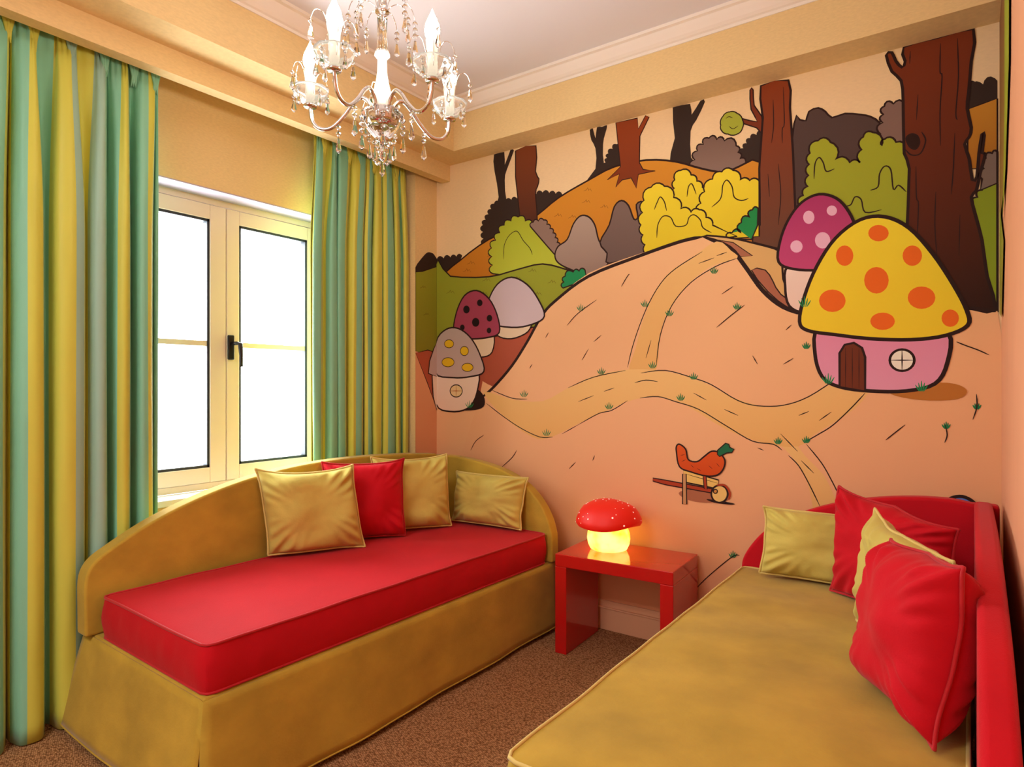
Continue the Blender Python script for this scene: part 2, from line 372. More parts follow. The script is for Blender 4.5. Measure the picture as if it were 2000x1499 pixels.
for l_ in ([(1278,410),(1284,395),(1290,385),(1298,395),(1302,412)], [(1342,385),(1345,365),(1352,360),(1360,380)], [(1390,405),(1405,392),(1410,380),(1412,362),(1420,352),(1430,365),(1434,385),(1448,392),(1462,388)], [(1283,465),(1285,440),(1295,423),(1310,425),(1320,442),(1340,440),(1346,425),(1356,420),(1368,430),(1373,445),(1390,455)]): ln(l_, .005)
leaf([(1420,468),(1430,455),(1448,455),(1448,435),(1465,425),(1470,410),(1481,408)], [(1480,440),(1468,468)], '1f8a46', 14)
leaf([(1560,520),(1560,400),(1578,365),(1582,300),(1598,275),(1622,278),(1632,312),(1660,318),(1680,318),(1686,268),(1705,259),(1722,285),(1728,272),(1750,278),(1776,300)], [(1776,600),(1650,600)], 'a3ab2a', 24, '8f9a28', amp=.3)
for l_ in ([(1590,350),(1592,320),(1600,308),(1608,318),(1614,335),(1630,330)], [(1700,372),(1715,365),(1718,340),(1728,325),(1740,332),(1745,370),(1755,362),(1770,375)], [(1652,403),(1662,400),(1670,385),(1682,390),(1690,415),(1722,410)]): ln(l_, .005)
leaf([(1900,400),(1918,372),(1930,360),(1948,360)], [(1948,610),(1905,610)], '8a9a22', 20)
leaf([(1918,350),(1925,310),(1938,300),(1948,297)], [(1948,358),(1915,372)], '7d6a60', 20)
# round leafy ball on the branch
leaf([(1408,245),(1412,228),(1425,219),(1440,222),(1450,234),(1450,250),(1440,262),(1422,262),(1410,256),(1408,245)], [], 'a9b23a', 16, ink=.005, amp=.15)
ln([(1418,232),(1424,228),(1431,231)], .003); ln([(1424,247),(1432,252),(1442,246)], .003)
# --- meadow and ground
for pl, x0, x1, ga, gb in (('y', 853, 0, 0, 0),):
    poly([(850,524),(880,540),(955,541),(1010,527),(1060,516),(1110,528),(1150,544),(1110,575),(1065,640),(1020,720),(940,790),(850,790)], '97a02c', '8a8a22', .008, 3)
poly([(811,532),(825,530),(853,522),(853,700),(811,686)], '9aa02e', '86841f', .007, 0, 'x')
poly([(790,534),(811,532),(811,686),(790,684)], '9aa02e', '86841f', 0, 0, 'w')
for a in ((950,548),(1040,530),(1078,552),(945,575),(1010,545),(880,572),(1050,575)): hatch(a[0], a[1], 8)
hatch(826, 562, 6, 'x'); hatch(832, 615, 6, 'x')
leaf([(1100,563),(1104,540),(1120,532),(1143,528)], [(1145,540),(1120,556)], '1c8a50', 14)
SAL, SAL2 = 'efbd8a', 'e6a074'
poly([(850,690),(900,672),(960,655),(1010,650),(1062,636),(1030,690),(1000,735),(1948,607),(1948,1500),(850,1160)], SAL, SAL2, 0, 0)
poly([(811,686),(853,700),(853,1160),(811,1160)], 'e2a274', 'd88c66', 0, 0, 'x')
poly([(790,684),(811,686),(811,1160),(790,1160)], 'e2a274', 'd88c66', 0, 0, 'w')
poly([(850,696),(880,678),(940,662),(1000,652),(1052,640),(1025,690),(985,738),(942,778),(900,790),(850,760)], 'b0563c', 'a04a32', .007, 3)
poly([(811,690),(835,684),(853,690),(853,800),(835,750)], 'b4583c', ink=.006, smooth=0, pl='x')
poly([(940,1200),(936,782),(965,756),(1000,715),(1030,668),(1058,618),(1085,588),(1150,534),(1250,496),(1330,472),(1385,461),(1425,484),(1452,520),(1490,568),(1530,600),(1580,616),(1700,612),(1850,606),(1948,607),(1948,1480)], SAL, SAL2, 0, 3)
ln([(940,778),(965,756),(1000,715),(1030,668),(1058,618),(1085,588),(1150,540),(1250,500),(1330,472),(1372,463)], .016)
poly([(1372,462),(1420,464),(1475,476),(1525,492),(1528,520),(1535,560),(1580,616),(1535,602),(1490,568),(1455,520),(1425,484)], 'd8b070', 'd8a868', .008, 3)
poly([(1395,468),(1432,474),(1470,500),(1440,502),(1420,484)], 'a86a4e', ink=.004, smooth=0)
poly([(1468,528),(1495,528),(1510,550),(1525,575),(1575,612),(1540,602),(1500,570)], 'a8664c', ink=.005, smooth=2)
ln([(1372,462),(1425,484),(1455,520),(1490,568),(1530,600),(1578,616)], .018)
poly([(1765,92),(1830,74),(1901,57),(1897,120),(1892,180),(1889,212),(1897,250),(1893,268),(1884,282),(1893,310),(1899,352),(1908,345),(1912,300),(1918,262),(1922,265),(1918,300),(1925,300),(1914,340),(1907,372),(1897,385),(1905,420),(1918,470),(1928,540),(1945,607),(1900,604),(1830,596),(1768,590),(1770,480),(1776,330),(1766,300),(1764,200),(1760,158),(1742,140),(1731,108),(1742,103),(1750,120),(1762,132),(1768,120)], '7c3414', '2c1209', .01, 2)
poly([(1770,270),(1780,262),(1792,266),(1796,280),(1788,292),(1776,286)], '2a120a', ink=.005)
ln([(1800,258),(1808,275),(1798,300),(1780,303),(1768,292)], .005)
for l_ in ([(1837,85),(1836,140),(1840,150),(1836,220),(1837,285)], [(1870,75),(1872,150),(1867,220),(1870,235)], [(1778,100),(1777,125)], [(1793,185),(1790,235)], [(1789,325),(1790,385),(1794,400),(1791,470)], [(1865,260),(1862,330),(1858,380)], [(1828,375),(1826,440),(1830,500)], [(1875,420),(1873,500)]): ln(l_, .004)
poly([(1755,480),(1757,455),(1765,448),(1772,470),(1774,500)], '1d6a3a', ink=.005)
ln([(1880,600),(1915,604),(1945,609)], .012)
# --- winding track
TRK, TRK2 = 'ecc07a', 'e6b068'
poly([(1230,728),(1242,680),(1262,610),(1300,540),(1350,505),(1400,472),(1428,490),(1440,505),(1390,520),(1345,555),(1310,600),(1290,650),(1280,728)], TRK, TRK2, 0, 3)
poly([(1505,850),(1540,850),(1572,890),(1610,930),(1632,975),(1660,1030),(1600,1030),(1578,945),(1545,890)], TRK, TRK2, 0, 3)
poly([(945,766),(1000,780),(1060,784),(1110,758),(1160,735),(1230,722),(1300,726),(1370,745),(1430,776),(1500,795),(1560,784),(1620,752),(1640,738),(1700,752),(1668,800),(1592,848),(1560,872),(1500,868),(1420,840),(1340,792),(1285,776),(1235,782),(1180,805),(1130,828),(1075,855),(1040,854),(985,815)], TRK, TRK2, 0, 3)
for l_ in ([(1110,758),(1160,737),(1222,724)], [(1226,718),(1238,670),(1262,605),(1290,555),(1320,525),(1372,492)], [(1282,715),(1290,655),(1312,598),(1350,552),(1400,520),(1440,505)], [(1252,729),(1300,724),(1352,738),(1390,752),(1440,782),(1480,793),(1530,792),(1580,775),(1640,736)],
           [(960,762),(1000,778),(1030,780)], [(950,788),(985,815),(1020,838),(1055,854),(1080,854)], [(1098,848),(1130,830)], [(1130,830),(1170,808),(1195,802),(1226,783)], [(1250,778),(1285,775),(1320,785),(1365,800),(1420,833),(1470,862),(1510,868),(1528,880)], [(1540,890),(1560,910),(1580,945),(1602,990)],
           [(1575,868),(1605,905),(1625,940),(1640,970)], [(1570,865),(1600,848),(1628,830),(1665,795),(1690,768)], [(1130,785),(1160,773)], [(1180,765),(1200,758)], [(1240,748),(1262,743),(1285,746)], [(1355,768),(1380,782)], [(1415,800),(1442,812)], [(1525,848),(1558,882)], [(1565,900),(1590,925)], [(1262,700),(1272,665)], [(1400,500),(1420,493)], [(1365,515),(1395,504)], [(1600,822),(1624,805)], [(1560,812),(1580,804)]): ln(l_, .0045)
for a in ((1135,608),(1260,600),(1308,618),(1395,535),(1440,605),(1275,720),(1355,742),(1024,776),(1068,852),(1190,800),(1330,783),(1175,732),(1575,866),(1520,868),(1575,682),(1908,800),(1848,838),(1432,1090)): tuft(a[0], a[1], 11)
for l_ in ([(1108,636),(1130,612),(1166,586)], [(1214,560),(1226,540),(1230,536)], [(1160,668),(1175,655)], [(1137,704),(1150,682)], [(1066,600+60),(1072,650)], [(1400,640),(1430,615),(1455,596)], [(1535,645),(1546,635)], [(920,880),(930,862),(946,850)], [(978,915),(1000,895),(1010,880)], [(1112,916),(1125,903)], [(1158,900),(1162,890)], [(1035,720),(1040,712)], [(1868,668),(1885,675),(1910,684),(1932,694)], [(1730,860),(1745,848),(1768,830)], [(1845,865),(1850,850),(1846,830)], [(1480,875),(1492,880)], [(1360,1150),(1385,1125),(1430,1088),(1445,1085)], [(1900,820),(1908,795),(1907,770)], [(1470,640+55),(1480,712)], [(1530,712),(1550,700)], [(1410,550+25),(1432,560)]): ln(l_, .004)
# --- toadstool cottages (plain woodland toadstools with a door and a window)
def ring(cx, cy, rx, ry, n=10, a0=0): return [(cx+rx*math.cos(a0+k*2*PI/n), cy+ry*math.sin(a0+k*2*PI/n)) for k in range(n)]
# magenta one behind
poly([(1540,520),(1534,560),(1542,598),(1575,612),(1625,606),(1662,580),(1664,520),(1600,505)], 'efd8c8', 'e8c8b8', .010)
poly([(1521,512),(1524,472),(1540,430),(1566,396),(1600,380),(1634,388),(1658,414),(1674,452),(1682,500),(1650,520),(1600,528),(1550,526)], 'a83468', 'c04878', .011)
for c_ in (ring(1580,425,11,13), ring(1625,412,10,10), ring(1556,482,12,12), ring(1607,470,15,16), ring(1652,470,9,13)): poly(c_, 'e6b4cc', ink=0, smooth=2)
poly([(1580,612),(1580,570),(1590,556),(1602,558),(1610,572),(1610,606)], '7c3818', ink=.005, smooth=1)
# yellow one in front
poly([(1750,752),(1850,748),(1888,762),(1870,780),(1800,782),(1740,770)], 'b8742e', ink=0)
poly([(1600,640),(1592,690),(1606,736),(1640,756),(1700,764),(1770,764),(1826,750),(1850,710),(1852,650),(1780,620),(1680,620)], 'dd88a8', 'e09ab4', .014)
poly([(1562,628),(1572,578),(1596,520),(1632,466),(1680,430),(1728,424),(1776,446),(1822,496),(1862,556),(1888,606),(1890,636),(1846,656),(1780,664),(1700,662),(1630,654),(1578,646)], 'f0da34', 'ecce2c', .014)
for c_ in (ring(1716,456,20,16), ring(1650,500,17,20), ring(1782,500,19,20), ring(1712,548,24,26), ring(1800,582,27,22), ring(1626,588,26,22), ring(1724,628,24,17), ring(1856,622,17,17)): poly(c_, 'e86a1c', ink=0, smooth=2)
poly([(1640,756),(1640,690),(1650,674),(1668,670),(1684,680),(1690,698),(1690,764)], '6c3018', ink=.009, smooth=0)
for x in (1652, 1665, 1678): ln([(x, 680), (x, 758)], .003)
poly(ring(1762,704,24,21,12), 'f0ead8', ink=.009, smooth=2); ln([(1762,684),(1762,724)], .005); ln([(1738,704),(1786,704)], .005)
for a in ((1618,750),(1800,765),(1572,600)): tuft(a[0], a[1], 16, '1c8a50')
# left group
poly([(880,770),(928,760),(946,775),(945,795),(920,802),(880,798)], '2a1410', ink=0)
poly([(972,630),(972,655),(1000,662),(1032,648),(1034,625)], 'e0c8a8', ink=.007)
poly([(948,628),(954,590),(972,556),(1000,542),(1030,556),(1052,585),(1064,618),(1040,634),(1000,640)], 'c8b4bc', 'd0bcc0', .009)
poly([(912,650),(916,690),(940,698),(962,688),(962,650)], 'e0c8a8', ink=.007)
poly([(888,652),(892,612),(908,578),(932,568),(956,584),(972,616),(976,650),(952,660),(915,662)], 'a04058', ink=.009)
for c_ in ((912,605,7), (938,592,6), (930,630,8), (957,622,6), (904,640,5), (956,646,5)): poly(ring(c_[0], c_[1], c_[2]*.9, c_[2]*1.1, 8), '1c0c10', ink=0, smooth=2)
poly([(850,722),(853,790),(880,804),(914,798),(932,768),(930,720)], 'efd8c4', 'ecc8b0', .009)
poly([(843,735),(846,720),(853,712),(853,802),(845,775)], 'efd8c4', ink=.008, smooth=0, pl='x')
poly([(850,728),(853,668),(872,644),(896,642),(920,660),(938,692),(946,726),(920,736),(885,738)], 'b8a49c', 'c4a8a0', .009)
poly([(836,730),(838,706),(846,682),(853,668),(853,736)], 'c8b0a8', ink=.007, smooth=0, pl='x')
for c_ in ((878,672,9,8), (908,686,8,9), (876,708,12,9), (914,718,11,8)): poly(ring(*c_), 'e2b820', ink=.004, smooth=2)
poly(ring(892,764,12,12), 'e8c890', ink=.006, smooth=2); ln([(892,752),(892,776)], .004, 'b0541c'); ln([(880,764),(904,764)], .004, 'b0541c')
tuft(918, 797, 11, '1c8a50')
# --- barrow with a carrot
poly([(1330,960),(1400,955),(1425,975),(1380,982),(1340,975)], 'a86848', ink=0)
poly([(1382,975),(1432,983),(1428,986),(1395,982)], '2a1410', ink=0)
poly([(1335,918),(1404,938),(1402,955),(1338,942)], 'e8c068', ink=.006, smooth=0)
ln([(1340,926),(1402,944)], .003)
poly([(1322,884),(1322,872),(1328,868),(1340,878),(1345,898),(1362,902),(1376,892),(1390,882),(1404,884),(1416,898),(1414,915),(1402,928),(1380,930),(1350,922),(1328,912)], 'd85a1c', 'c8480f', .007)
for l_ in ([(1330,890),(1338,888)], [(1332,902),(1340,898)], [(1362,915),(1370,920)], [(1385,910),(1392,916)], [(1350,908),(1356,914)], [(1400,905),(1406,912)]): ln(l_, .0025)
poly([(1402,888),(1402,880),(1418,866),(1424,868),(1426,874),(1434,878),(1430,884),(1420,885),(1406,892)], '1d6a44', ink=.005, smooth=1)
poly([(1276,934),(1300,938),(1396,956),(1395,964),(1300,947),(1276,940)], 'a83c1c', ink=.005, smooth=0)
poly([(1374,930),(1380,931),(1382,956),(1376,955)], 'a83c1c', ink=.004, smooth=0)
poly([(1334,926),(1341,926),(1342,985),(1334,985)], 'c09060', ink=.005, smooth=0)
poly([(1392+16*math.cos(k*PI/4)+14, 965+17*math.sin(k*PI/4)) for k in range(8)], 'e8c070', ink=.008)
poly([(1392+4*math.cos(k*PI/3)+6, 960+4*math.sin(k*PI/3)) for k in range(6)], 'd08a40', ink=.005)
ln([(1400,948),(1416,948),(1426,962),(1424,976)], .009, 'a83c1c')
# small blue arch low behind the red daybed
poly([(1845,985),(1858,973),(1880,970),(1900,980),(1905,995),(1845,995)], '5a78c8', ink=.012)
# --- right wall continues the picture
poly([(1949,20),(1956,-60),(1966,-90),(1968,330),(1958,420),(1949,380)], '84542e', '9a7a34', 0, 0, 'r')
poly([(1966,-90),(1976,-160),(1975,120),(1968,330),(1962,430),(1966,200)], '9aa22c', ink=.003, smooth=0, pl='r')
poly([(1949,380),(1958,420),(1964,470),(1960,620),(1949,600)], '8f9a30', '9a8a34', 0, 0, 'r')
for l_ in ([(1976,-120),(1974,100),(1970,330)],): ln(l_, .006, INK, 'r')
for k_, lb in (('y', 'large painted woodland mural of toadstool cottages and tree trunks on the main wall'), ('x', 'narrow strip of the painted woodland on the corner pilaster beside the main wall'), ('w', 'sliver of painted meadow behind the edge of the narrower curtain'), ('r', 'painted tree and foliage bands on the right wall at the frame edge')):
    me = bpy.data.meshes.new('mural'); PBS[k_].to_mesh(me); PBS[k_].free()
    me.materials.append(vcol_mat('mural_paint', rough=.75, bump=.12, bscale=200)); mu = link(bpy.data.objects.new('mural', me)); tag(mu, lb, 'mural')
# ---------------------------------------------------------------- curtains
CC = {'Y': srgb('d0d056'), 'T': srgb('88c8a8'), 'G': srgb('9cc2ae')}
m_curt = vcol_mat('striped_curtain_satin', rough=.45, sheen=.15, bump=.1, bscale=500, spec=.35)
def curtain(name, ctrl, zt, zb, zmid, dk, x0, label, hem=0, amp=1.0):
    bm = bmesh.new(); pc = bm.loops.layers.float_color.new('paint')
    K = 5; cols = []; P = [(c[0], c[1]*amp, c[3]) for c in ctrl]
    sm = catmull(P, K, False)
    for i in range(len(sm)-1): cols.append(ctrl[min(i//K, len(ctrl)-1)][2])
    NZ = 44; rows = []
    for j in range(NZ+1):
        s = j/NZ; z = zt+(zb-zt)*s**1.0; t = max(0, min(1, (zt-z)/(zt-zmid))); t = t*t*(3-2*t)
        row = []
        for i, (pm, dp, pt) in enumerate(sm):
            px = pt+(pm-pt)*t; k = .35+.65*min(1, (zt-z)/.35+.1)
            d = dp*k
            if zt-z < .1: d = d*.5+.012*math.sin(i*1.3)*(.5)
            px += .9*math.sin(z*2.3+i*.13)*t
            d += .004*noise.noise(Vector((i*.15, z*3, 1)))
            if z < .22: d *= 1+.35*(.22-z)/.22
            v = onX(px, 0, x0+d); row.append(bm.verts.new((x0+d, v.y, z)))
        rows.append(row)
    for j in range(NZ):
        for i in range(len(sm)-1):
            f = bm.faces.new((rows[j][i], rows[j][i+1], rows[j+1][i+1], rows[j+1][i]))
            c = CC[cols[i]]
            for lp in f.loops: lp[pc] = c
    root = empty(name, (x0, rows[0][0].co.y, 0))
    bmesh.ops.translate(bm, vec=-root.location, verts=bm.verts[:])
    dr = obj('drape', bm, m_curt, root, smooth=True)
    so = dr.modifiers.new('thick', 'SOLIDIFY'); so.thickness = .002; so.offset = -1
    # header tape with pinch pleats
    for q in dk:
        hb = bmesh.new(); v = onX(q, 0, x0+.012); 
        for sg in (-1, 0, 1):
            tube(hb, [(x0+.006, v.y+sg*.014, zt-.002), (x0+.012, v.y+sg*.012, zt-.04), (x0+.014, v.y+sg*.004, zt-.085), (x0+.006, v.y+sg*.008, zt-.12)], .006, 8, rads=[.005, .007, .006, .002])
        bmesh.ops.translate(hb, vec=-root.location, verts=hb.verts[:])
        ix = min(range(len(sm)-1), key=lambda i: abs(sm[i][2]-q)); pcl = hb.loops.layers.float_color.new('paint')
        for f in hb.faces:
            for lp in f.loops: lp[pcl] = CC[cols[ix]]
        obj('pinch_pleat', hb, m_curt, root, smooth=True)
    tag(root, label, 'curtain'); return root
LC = [(-110,.0,'Y',-110),(-80,.03,'Y',-80),(-50,.04,'T',-50),(-12,.05,'T',-10),(5,.03,'Y',14),(12,-.045,'Y',18),(21,-.01,'T',24),(38,.03,'T',40),(54,.045,'Y',58),(72,.05,'Y',64),(84,.03,'T',68),(86,-.045,'T',70),(97,-.03,'Y',105),(112,.02,'Y',116),(130,.04,'Y',128),(148,.04,'G',138),(163,.02,'Y',148),(165,-.035,'Y',150),(172,-.02,'G',184),(188,.03,'G',194),(206,.03,'T',205),(208,-.05,'T',208),(216,-.03,'T',214),(224,.0,'T',224),(230,.02,'Y',238),(244,.04,'Y',245),(252,.02,'T',250),(254,-.05,'T',252),(261,-.03,'T',262),(275,.03,'T',276),(289,.03,'Y',290),(297,.015,'T',302),(299,-.035,'T',303),(303,-.01,'T',305),(309,.0,'T',309)]
curtain('curtain', LC, 2.455, .006, 1.75, [16, 66, 140, 205, 262, 304], -.022, 'full length green and yellow striped curtain left of the window, reaching the floor', amp=.85)
RC = [(607,0,'Y',614),(610,-.015,'Y',616),(613,.02,'T',619),(620,.03,'T',624),(627,.02,'Y',631),(630,-.035,'Y',640),(636,-.02,'T',650),(646,.03,'T',653),(657,.02,'T',656),(658.5,-.035,'T',658),(661,.02,'T',664),(674,.015,'Y',680),(677,-.035,'Y',685),(682,.0,'Y',689),(690,.03,'Y',696),(695,.03,'T',704),(706,.02,'Y',714),(709,-.035,'Y',716),(712,.01,'Y',718),(718,.025,'T',722),(724,.015,'T',728),(726,-.035,'Y',730),(729,.01,'Y',733),(737,.03,'Y',739),(745,.015,'T',744),(746.5,-.025,'Y',746),(748,.01,'Y',748),(757,.03,'T',755),(769,.015,'T',763),(771,-.035,'Y',765),(773,.01,'Y',768),(779,.02,'Y',774),(783,-.035,'T',777),(788,.0,'Y',782),(793,.02,'Y',788),(797,0,'Y',792)]
curtain('curtain', RC, 2.455, .006, 1.85, [634, 655, 683, 704, 731, 757, 775], -.04, 'narrower green and yellow striped curtain hanging right of the window behind the olive daybed', amp=.8)
# ---------------------------------------------------------------- soft goods
def arch_board(bm, pts, p3, thick, nrm):
    """pts: outline as 3D points in one plane; extruded by thick along nrm"""
    a = [bm.verts.new(p) for p in pts]; f = bm.faces.new(a)
    r = bmesh.ops.extrude_face_region(bm, geom=[f]); vs = [v for v in r['geom'] if isinstance(v, bmesh.types.BMVert)]
    bmesh.ops.translate(bm, vec=Vector(nrm)*thick, verts=vs)
def mattress(name, W, Ln, z0, z1, M, cloth, pipe, label, wr=1.0, seed=0):
    """W across (x), Ln along (y) in local frame"""
    root = empty(name, (0, 0, 0)); bm = bmesh.new()
    nx, ny, nz = 26, 60, 6; R = .022
    def pos(u, v, t):   # u,v in 0..1; t 0 bottom..1 top for sides
        return Vector((u*W, v*Ln, z0+(z1-z0)*t))
    grid = {}
    def add(i, j, k):
        key = (i, j, k)
        if key in grid: return grid[key]
        u, v, t = i/nx, j/ny, k/nz; p = pos(u, v, t)
        x, y = p.x, p.y; dxl = min(x, W-x); dyl = min(y, Ln-y)
        top = (k == nz)
        if top:
            p.z += .007*math.sin(PI*u)*math.sin(PI*v)**.5*1.4
            p.z += .0035*wr*noise.noise(Vector((x*3+seed, y*5, 0)))
        side = (i in (0, nx)) or (j in (0, ny))
        if side:
            b_ = .007*math.sin(PI*t); s_ = .008*wr*noise.noise(Vector(((x+y)*24+seed, t*1.2, 3)))*math.sin(PI*t)
            if i == 0: p.x -= b_+s_
            if i == nx: p.x += b_+s_
            if j == 0: p.y -= b_+s_
            if j == ny: p.y += b_+s_
        # round vertical corners
        for (cx_, cy_) in ((0, 0), (W, 0), (0, Ln), (W, Ln)):
            ddx, ddy = abs(x-cx_), abs(y-cy_)
            if ddx < .001 and ddy < .001:
                p.x += .008*(1 if cx_ == 0 else -1); p.y += .008*(1 if cy_ == 0 else -1)
        grid[key] = bm.verts.new(M @ p); return grid[key]
    for i in range(nx):
        for j in range(ny):
            for k in (0, nz): bm.faces.new([add(i, j, k), add(i+1, j, k), add(i+1, j+1, k), add(i, j+1, k)])
    for k in range(nz):
        for i in range(nx):
            for j in (0, ny): bm.faces.new([add(i, j, k), add(i+1, j, k), add(i+1, j, k+1), add(i, j, k+1)])
        for j in range(ny):
            for i in (0, nx): bm.faces.new([add(i, j, k), add(i, j+1, k), add(i, j+1, k+1), add(i, j, k+1)])
    root.location = M @ Vector((W/2, Ln/2, z0)); inv = Matrix.Translation(-root.location)
    def loop(k, off):
        pts = [add(i, 0, k).co.copy() for i in range(nx)]+[add(nx, j, k).co.copy() for j in range(ny)]+[add(i, ny, k).co.copy() for i in range(nx, 0, -1)]+[add(0, j, k).co.copy() for j in range(ny, 0, -1)]
        return [inv @ (p+Vector((0, 0, off))) for p in pts]
    lt, lb = loop(nz, 0), loop(0, .002)
    bmesh.ops.transform(bm, matrix=inv, verts=bm.verts[:])
    body = obj('cover', bm, cloth, root, smooth=True); body.modifiers.new('b', 'BEVEL').width = .006
    body.modifiers['b'].segments = 3; body.modifiers['b'].limit_method = 'ANGLE'; body.modifiers['b'].angle_limit = math.radians(50)
    for l_ in (lt, lb):
        pb = bmesh.new(); tube(pb, l_, .0042, 8, True); obj('piping', pb, pipe, root, smooth=True)
    return root
def skirt(W, Ln, z1, M, fl, cloth, parent, inv, y_fl_far=0.0, kick=True):
    """hanging valance round the base; fl = flare at the near end"""
    bm = bmesh.new(); per = []
    def seg(a, b, n, nrm):
        for k in range(n): t = k/n; per.append((a[0]+(b[0]-a[0])*t, a[1]+(b[1]-a[1])*t, nrm))
    seg((0, Ln), (0, 0), 60, (-1, 0)); seg((0, 0), (W, 0), 34, (0, -1)); per.append((W, 0, (0, -1))); SL = len(per)-1; seg((W, 0), (W, Ln), 60, (1, 0)); per.append((W, Ln, (1, 0)))
    NZ = 12; rows = []
    for j in range(NZ+1):
        t = j/NZ; row = []
        for i, (x, y, n_) in enumerate(per):
            z = z1-(z1-.022)*t; near = max(0, 1-y/Ln)
            f = fl*t*(.25+.75*near)+.007*t*noise.noise(Vector((x*5+7, y*5, 0)))+.004*math.sin(y*11+x*9)*t
            if n_[0] < 0 and y > .1: f *= .4 if y > .4 else 1-.6*(y-.1)/.3
            px, py = x+n_[0]*f, y+n_[1]*f
            if n_[1] == 0 and y < .15: py -= fl*t*(1-y/.15)*.9
            if n_[0] == 0 and x < .15: px -= fl*t*(1-x/.15)*.9
            if n_[0] == 0 and x > W-.15: px += fl*t*(1-(W-x)/.15)*.9
            if i in (SL, SL+1):
                g_ = max(0, (.25-z)/.22); g_ = g_*g_*(3-2*g_) if g_ < 1 else 1
                px, py = W+fl*t*.9, -fl*t*.9
                if i == SL: px -= .020*g_
                else: py += .016*g_
            row.append(bm.verts.new(inv @ M @ Vector((px, py, z))))
        rows.append(row)
    for j in range(NZ):
        for i in range(len(per)-1):
            if i == SL and per and rows[j+1][0].co is not None and (z1-(z1-.022)*(j+1)/NZ) < .25: continue
            bm.faces.new((rows[j][i], rows[j][i+1], rows[j+1][i+1], rows[j+1][i]))
    hem = [v.co.copy() for v in rows[-1]]
    o = obj('skirt', bm, cloth, parent, smooth=True); s = o.modifiers.new('s', 'SOLIDIFY'); s.thickness = .004; s.offset = -1
    return o, hem
# ---- left daybed (olive) : local x across from the open side to the window side is reversed, so build in world axes
A0 = Vector((.8565, -1.847)); rot = -math.atan2(.0483, 1.682)
# local frame: origin at near back corner of mattress; +x to the open side; +y along the bed
Ml = Matrix.Translation((.1565, -1.866, 0)) @ Matrix.Rotation(rot, 4, 'Z')
day = empty('daybed', (Ml @ Vector((.36, .85, 0))), 0); inv = Matrix.Translation(-day.location)
tag(day, 'olive velvet daybed with low arched back along the window wall, carrying the red mattress', 'daybed')
def lp(bm): bmesh.ops.transform(bm, matrix=inv @ Ml, verts=bm.verts[:]); return bm
obj('base', lp(bx(-.115, .705, -.01, 1.735, .06, .335)), m_olive, day, bev=.012)
Ms = Ml @ Matrix.Translation((-.12, -.012, 0))
sk, hem = skirt(.83, 1.75, .33, Ms, .062, m_olive, day, inv)
pb = bmesh.new(); tube(pb, hem, .003, 6); obj('hem_piping', pb, m_olive, day, smooth=True)
# corner kick pleat (dark slit with folded inner cloth)
kp = bmesh.new(); prev = None
for j in range(9):
    t = j/8; z = .30*(1-t)+.024*t; tt = (.33-z)/.308; o_ = .056*tt
    cur = [kp.verts.new((.71+o_-.012-.05, -.012-o_+.010, z)), kp.verts.new((.71+o_-.026, -.012-o_+.026, z)), kp.verts.new((.71+o_-.010, -.012-o_+.06, z))]
    if prev:
        for q in (0, 1): kp.faces.new((prev[q], prev[q+1], cur[q+1], cur[q]))
    prev = cur
obj('kick_pleat', lp(kp), m_olive, day)
# back board: profile from near end to corner (local y, z)
prof = [(-.038, .335), (-.040, .50), (-.034, .545), (-.012, .585), (.04, .622), (.19, .700), (.38, .766), (.60, .815), (.86, .842), (1.15, .848), (1.45, .836), (1.685, .818), (1.685, .335)]
pr = [prof[0]]+[tuple(p) for p in catmull([prof[1]]+prof[2:-1], 6, False)]+[prof[-1]]
bm = bmesh.new(); arch_board(bm, [(-.035, y, z) for y, z in pr], None, .075, (-1, 0, 0)); obj('back_board', lp(bm), m_olive, day, bev=.01)
# end board along the mural wall; outline (local x, z) from the corner outwards
hp = [(-.11, .335), (-.11, .805), (.03, .812), (.14, .806), (.27, .792), (.42, .760), (.55, .705), (.64, .63), (.695, .55), (.722, .47), (.725, .335)]
hpp = [hp[0]]+[tuple(p) for p in catmull(hp[1:-1], 6, False)]+[hp[-1]]
bm = bmesh.new(); arch_board(bm, [(x, 1.690, z) for x, z in hpp], None, .06, (0, 1, 0)); obj('end_board', lp(bm), m_olive, day, bev=.01)
mt = mattress('mattress', .70, 1.68, .337, .474, Ml, m_red, m_redpipe, '')
tag(mt, 'thick red mattress cover with piped edges lying on the olive daybed', 'mattress', 'daybed mattresses')
# ---- right daybed (red boards, olive mattress)
Mr = Matrix.Translation((1.838, -1.835, 0))
dr = empty('daybed', (2.22, -1.0, 0)); inv = Matrix.Translation(-dr.location)
tag(dr, 'daybed with red upholstered arched boards against the right wall, carrying the olive mattress', 'daybed')
def rp(bm): bmesh.ops.transform(bm, matrix=inv @ Mr, verts=bm.verts[:]); return bm
obj('base', rp(bx(.015, .735, .0, 1.62, .06, .335)), m_red, dr, bev=.012)
sk, hem = skirt(.75, 1.63, .33, Mr @ Matrix.Translation((.005, -.005, 0)), .02, m_red, dr, inv)
def RY(px, py, y): v = onY(px, py, y); return (v.x, v.z)
top = [RY(*p, -.205) for p in ((1447,1112),(1450,1092),(1464,1068),(1490,1040),(1525,1019),(1570,1001),(1630,985),(1700,975),(1780,972),(1850,976),(1897,985))]
top = [(top[0][0], .335)]+[tuple(p) for p in catmull(top, 5, False)]
top += [(2.655, top[-1][1]), (2.655, .335)]
bm = bmesh.new(); arch_board(bm, [(x-1.838, -.205+1.835, z) for x, z in top], None, .06, (0, 1, 0)); obj('end_board', rp(bm), m_red, dr, bev=.012)
ht = top[-2][1]
sp = [(1.628, .335), (1.628, ht+.012), (1.3, ht+.02), (.95, ht+.018), (.6, .79), (.3, .74), (.05, .64), (-.03, .54), (-.04, .335)]
